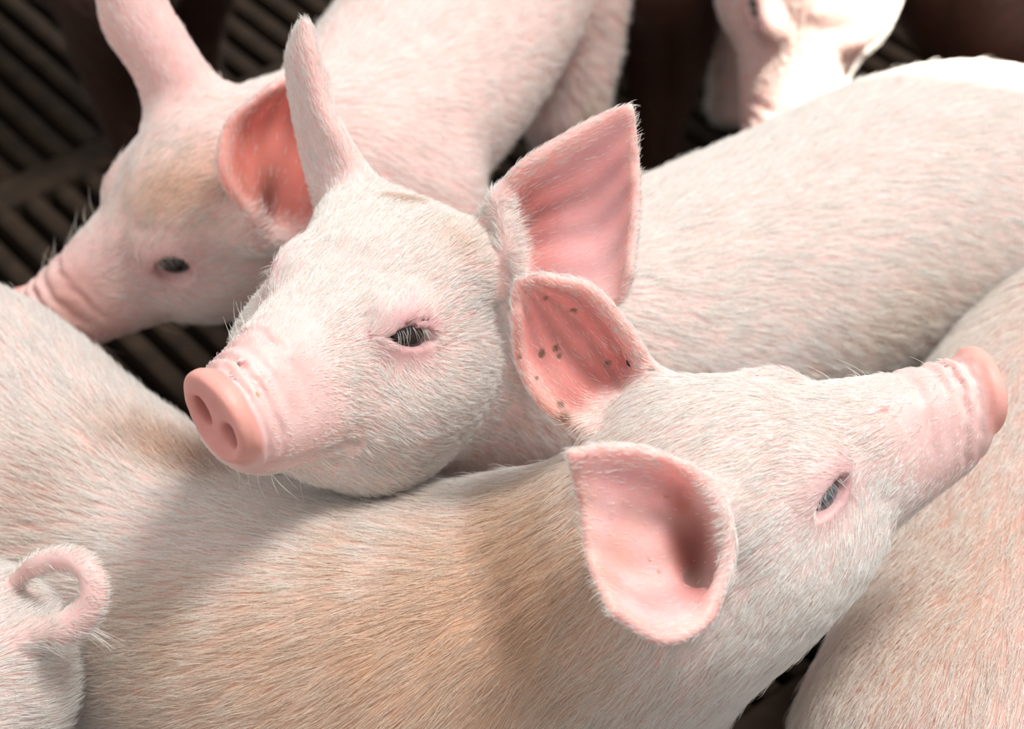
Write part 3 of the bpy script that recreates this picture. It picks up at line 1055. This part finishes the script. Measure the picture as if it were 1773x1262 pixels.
def piglet_middle():
    g = Piglet('piglet', 'piglet resting its chin on the back of the piglet in front', 0.0029)
    g.set_head((-0.0757, 0.7187, 0.4134), (-0.468, -0.821, 0.328), (0.211, 0.257, 0.943), 0.965, yaw=-17, open_=0.62)
    W = g.W
    g.m.ellipsoid(W((-0.008, 0.006, -0.070)), g.head[1], (0.044, 0.032, 0.022), 'u', 0.016)
    g.m.ellipsoid(W((-0.026, 0.026, -0.078)), g.head[1], (0.036, 0.022, 0.022), 'u', 0.016)        # jaw pressed on the back below
    g.set_spine([W((-0.05, 0, -0.030)), W((-0.10, 0, -0.062)), at_height(1010, 610, 0.275), at_height(1200, 545, 0.25),
                 at_height(1400, 462, 0.24), at_height(1580, 380, 0.240), at_height(1730, 362, 0.235), at_height(1900, 385, 0.21)],
                [0.046, 0.058, 0.076, 0.084, 0.088, 0.090, 0.086, 0.05], n=28)
    D = project(W((-0.062, 0.046, 0.022)))[2]
    g.add_ear([[(850, 372, 0), (864, 412, 14), (872, 460, 14), (885, 505, 4)],
               [(897, 297, -14), (932, 352, 10), (946, 422, 12), (952, 512, 0)],
               [(985, 237, -20), (1015, 322, 2), (1030, 412, 4), (1030, 530, -10)],
               [(1048, 203, -24), (1068, 292, -8), (1076, 382, -6), (1070, 517, -16)],
               [(1089, 188, -30), (1098, 272, -20), (1101, 352, -18), (1090, 472, -22)]], D, flip=False, red=0.15)
    g.fold([(866, 350, -9), (878, 388, -9), (886, 432, -8), (890, 480, -2)], D, [0.0034, 0.0042, 0.0044, 0.003], 0.010)
    D = project(W((-0.062, -0.046, 0.022)))[2]
    g.add_ear([[(560, 372, 24), (578, 362, 4), (625, 352, -8), (690, 352, 0)],
               [(530, 265, 22), (562, 262, -2), (600, 268, -12), (632, 300, 0)],
               [(512, 185, 16), (538, 180, -8), (556, 178, -16), (578, 205, -6)],
               [(503, 110, 6), (516, 105, -14), (538, 98, -22), (553, 118, -14)],
               [(514, 64, -10), (522, 50, -20), (530, 42, -24), (538, 60, -20)]], D, flip=True)
    g.add_legs(9, 24)
    g.stains = [(690, 345, (0.014, 0.003, -8), RUST_AND_SHADOW, 0.6, 0.8), (790, 420, (0.014, 0.008, -40), RUST_AND_SHADOW, 0.35, 0.6),
                (640, 582, (0.001, 0.003, 5), (0.5, 0.12, 0.12), 0.7, 0), (446, 683, 0.0016, (0.45, 0.25, 0.08), 0.9, 0),
                (720, 552, (0.012, 0.004, -15), (0.62, 0.30, 0.34), 0.5, 0), (900, 650, 0.006, RUST_AND_SHADOW, 0.35, 0.4),
                (1560, 560, (0.06, 0.02, 35), TAN, 0.3, 0.5)]  # shade along the lower flank painted in tan
    g.refine = 1
    g.build()


def piglet_behind():
    g = Piglet('piglet', 'piglet at the slatted floor with lowered dark-eyed face behind the resting piglet', 0.0034)
    g.set_head((-0.2027, 0.9107, 0.3128), (-0.845, -0.334, -0.417), (-0.257, -0.431, 0.865), 0.93, open_=1.75)
    g.lashes = 16
    W = g.W
    g.set_spine([W((-0.05, 0, -0.03)), W((-0.10, 0, -0.05)), at_height(585, 300, 0.298), at_height(665, 215, 0.285), at_height(745, 115, 0.275),
                 at_height(815, 20, 0.27), at_height(870, -80, 0.265), at_height(910, -170, 0.25)],
                [0.052, 0.056, 0.061, 0.068, 0.072, 0.072, 0.070, 0.05], n=26)
    D = project(W((-0.062, 0.046, 0.022)))[2]
    g.add_ear([[(440, 378, -12), (472, 400, -2), (512, 418, 0), (556, 415, -4)],
               [(386, 300, -34), (440, 310, -14), (510, 320, -12), (576, 322, -26)],
               [(398, 215, -40), (455, 212, -18), (520, 212, -16), (572, 220, -32)],
               [(472, 150, -46), (502, 134, -36), (532, 124, -36), (562, 128, -44)]], D, flip=False, red=1.0)
    D = project(W((-0.062, -0.046, 0.022)))[2]
    g.add_ear([[(270, 212, 4), (308, 200, -8), (350, 184, -8), (392, 165, 6)],
               [(238, 130, -2), (275, 118, -18), (312, 108, -18), (345, 108, -4)],
               [(186, 52, -12), (225, 40, -26), (270, 34, -26), (306, 42, -14)],
               [(172, -10, -20), (200, -32, -32), (240, -34, -32), (280, -2, -22)]], D, flip=True)
    g.add_legs(8, 22)
    g.dens = 0.45
    g.refine = 1
    g.stains = [(300, 330, (0.034, 0.018, 20), TAN, 0.45, 0.9), (130, 530, 0.022, (0.55, 0.27, 0.22), 0.4, 0.5), (240, 440, (0.03, 0.012, 10), (0.52, 0.30, 0.30), 0.35, 0.4), (280, 440, 0.012, (0.45, 0.25, 0.25), 0.3, 0.2),  # tan brow; shade on muzzle and cheek put into the colour
                (490, 290, 0.034, (0.62, 0.19, 0.14), 0.6, 0), (465, 345, (0.006, 0.020, -10), (0.10, 0.03, 0.02), 0.75, 0), (285, 545, 0.003, DIRT_AND_EAR_CANAL, 0.6, 0.5),  # light glowing through the ear, and its dark canal, put into the colour
                (1010, 210, (0.004, 0.02, -35), (0.45, 0.33, 0.12), 0.5, 0.7)]
    g.build()


def piglet_right():
    g = Piglet('piglet', 'piglet on the right under the raised snout, only its broad back showing', 0.0060)
    g.plain_head((0.485, 0.955, 0.265), (0.90, 0.35, 0.02))
    g.set_spine([g.W((-0.05, 0, -0.03)), g.W((-0.10, 0, -0.05)), at_height(1900, 560, 0.205), at_height(1850, 700, 0.205), at_height(1800, 850, 0.205), at_height(1770, 1020, 0.205),
                 at_height(1735, 1190, 0.205), at_height(1690, 1380, 0.205), at_height(1650, 1500, 0.2)],
                [0.046, 0.052, 0.064, 0.078, 0.086, 0.088, 0.088, 0.086, 0.05], n=24)
    g.add_legs(9, 19)
    g.dens = 0.9; g.coat = np.array((0.92, 0.86, 0.80)); g.hide = np.array((0.64, 0.40, 0.35))
    g.stains = [(1500, 1120, 0.05, TAN, 0.3, 0.6), (1620, 950, 0.05, TAN, 0.2, 0.4)]
    g.build()


def piglet_tail():
    g = Piglet('piglet', 'piglet in the near corner showing only its rump and curly tail', 0.0040)
    c = at_height(-62, 1168, 0.275)
    back = unit(np.array((-0.75, -0.66, 0.0)))
    g.plain_head(c + back * 0.60 + np.array((0, 0, 0.05)), back + np.array((0, 0, -0.2)))
    g.set_spine([g.W((-0.05, 0, -0.03)), g.W((-0.10, 0, -0.05)), c + back * 0.40, c + back * 0.26, c + back * 0.12 + np.array((0, 0, -0.005)), c],
                [0.046, 0.054, 0.082, 0.086, 0.078, 0.053], n=20)
    D0 = project(c)[2] - 0.035
    path = [(20, 1110, 10), (66, 1092, 0), (112, 1088, -4), (152, 1056, -8), (163, 1012, -10), (142, 976, -8), (100, 968, 0), (58, 982, 8),
            (26, 1006, 18)]
    g.m.chain([at_depth(a, b, D0 + dd / 1000) for a, b, dd in path],
              [0.012, 0.0095, 0.0078, 0.0068, 0.0062, 0.0057, 0.0052, 0.0047, 0.0036], 'u', 0.004, n=34)
    tp = np.array([at_depth(a, b, D0 + dd / 1000) for a, b, dd in path[2:]])
    g.tail = lambda V: (np.sqrt(((V[:, None] - spline(tp, 20)[None]) ** 2).sum(2)).min(1) < 0.0085)
    g.add_legs(7, 16)
    g.build()
    if not QUICK:
        n = 26
        st = np.array([at_depth(rng.uniform(120, 150), rng.uniform(1072, 1090), D0 - 0.008) for _ in range(n)])
        d = np.array([RT * rng.normal(1.0, 0.12) - UP * rng.normal(0.42, 0.16) for _ in range(n)])
        t = np.linspace(0, 1, 6)
        ln = rng.uniform(0.010, 0.020, n)
        pts = st[:, None] + d[:, None] * (ln[:, None] * t)[..., None] + np.array((0, 0, -0.004)) * (t ** 2)[None, :, None]
        hair_object('tail_tuft', pts - g.base, 0.00011, np.tile(g.coat, (n, 1)), g.ob)


def piglet_far():
    g = Piglet('piglet', 'far piglet with head lowered into the sunbeam beyond the long pale back', 0.0045)
    T = at_height(1412, 25, 0.235)
    g.set_head(T, (-0.16, -0.52, -0.84), (0.05, -0.84, 0.52), 1.12, open_=1.0)
    W = g.W
    for sg in (1, -1):
        rows = [[(-0.050, 0.030, 0.012), (-0.060, 0.040, 0.012), (-0.070, 0.046, 0.006), (-0.078, 0.046, -0.006)],
                [(-0.070, 0.048, 0.040), (-0.080, 0.062, 0.036), (-0.090, 0.068, 0.020), (-0.096, 0.064, 0.002)],
                [(-0.100, 0.062, 0.060), (-0.108, 0.076, 0.050), (-0.114, 0.082, 0.034), (-0.116, 0.076, 0.012)],
                [(-0.126, 0.078, 0.064), (-0.130, 0.084, 0.058), (-0.132, 0.086, 0.048), (-0.132, 0.084, 0.036)]]
        g.add_ear(None, 0, 0.0045, 0.0040, flip=sg < 0, G=np.array([[W((x, sg * y, z)) for x, y, z in r] for r in rows]))
    g.set_spine([W((-0.05, 0, -0.03)), W((-0.10, 0, -0.05)), T + np.array((0.01, 0.20, 0.02)), T + np.array((0.015, 0.34, 0.02)),
                 T + np.array((0.015, 0.46, 0.02)), T + np.array((0.015, 0.55, 0.0))],
                [0.056, 0.060, 0.066, 0.068, 0.068, 0.05], n=18)
    g.add_legs(7, 15)
    g.dens = 0.25
    g.build()


def piglet_painted_shade(label, spine, rr, leg, leg_r, shift, legs, flip=False):
    """spine runs from the shoulders to the rump; leg is the hind leg that shows, shift places its pair"""
    g = Piglet('piglet', label, 0.007)
    g.tint = np.array((0.080, 0.046, 0.033))  # deep shade over pale piglets put into their skin and hair colour
    spine = [np.asarray(p) for p in spine]
    f = unit(spine[0] - spine[1]); f[2] = 0
    g.plain_head(spine[0] + f * 0.13 + np.array((0, 0, 0.05)), f + np.array((0, 0, -0.1)))
    g.set_spine([g.W((-0.05, 0, -0.03)), g.W((-0.10, 0, -0.05))] + spine[1:], [0.046, 0.054] + rr[1:], n=16)
    if leg is not None:
        g.m.chain(leg, leg_r, 'u', 0.02, n=9)
        g.m.chain([p + np.array(shift) for p in leg], leg_r, 'u', 0.02, n=9)
    g.add_legs(*legs)
    g.dens = 0.15
    g.build()


piglet_front()
piglet_middle()
piglet_behind()
piglet_right()
piglet_tail()
piglet_far()
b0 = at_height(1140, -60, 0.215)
piglet_painted_shade('piglet with deep shade put into its colour, whose hind leg stands between the pale rump and the sunlit head',
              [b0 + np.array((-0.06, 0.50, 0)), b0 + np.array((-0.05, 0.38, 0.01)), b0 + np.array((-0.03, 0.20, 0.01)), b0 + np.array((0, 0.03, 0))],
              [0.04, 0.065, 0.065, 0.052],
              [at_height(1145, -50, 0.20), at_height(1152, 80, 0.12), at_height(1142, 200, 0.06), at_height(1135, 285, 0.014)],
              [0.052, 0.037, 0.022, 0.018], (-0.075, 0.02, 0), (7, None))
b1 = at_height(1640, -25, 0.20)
piglet_painted_shade('piglet flank, shade put into its colour, past the sunlit back',
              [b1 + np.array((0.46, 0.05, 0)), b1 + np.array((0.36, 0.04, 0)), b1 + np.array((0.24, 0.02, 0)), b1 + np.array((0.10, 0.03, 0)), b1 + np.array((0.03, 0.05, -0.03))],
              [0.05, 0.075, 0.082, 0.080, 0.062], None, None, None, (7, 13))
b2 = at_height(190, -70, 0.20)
piglet_painted_shade('piglet with deep shade put into its colour, of which one leg shows on the slats behind the upright ear',
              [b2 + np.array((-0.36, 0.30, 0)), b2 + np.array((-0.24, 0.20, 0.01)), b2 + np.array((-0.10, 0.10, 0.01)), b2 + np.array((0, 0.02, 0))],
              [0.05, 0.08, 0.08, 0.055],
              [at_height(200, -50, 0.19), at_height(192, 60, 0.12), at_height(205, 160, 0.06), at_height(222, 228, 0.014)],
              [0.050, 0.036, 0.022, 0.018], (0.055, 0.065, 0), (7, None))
print('script %.1fs' % (time.time() - T00))
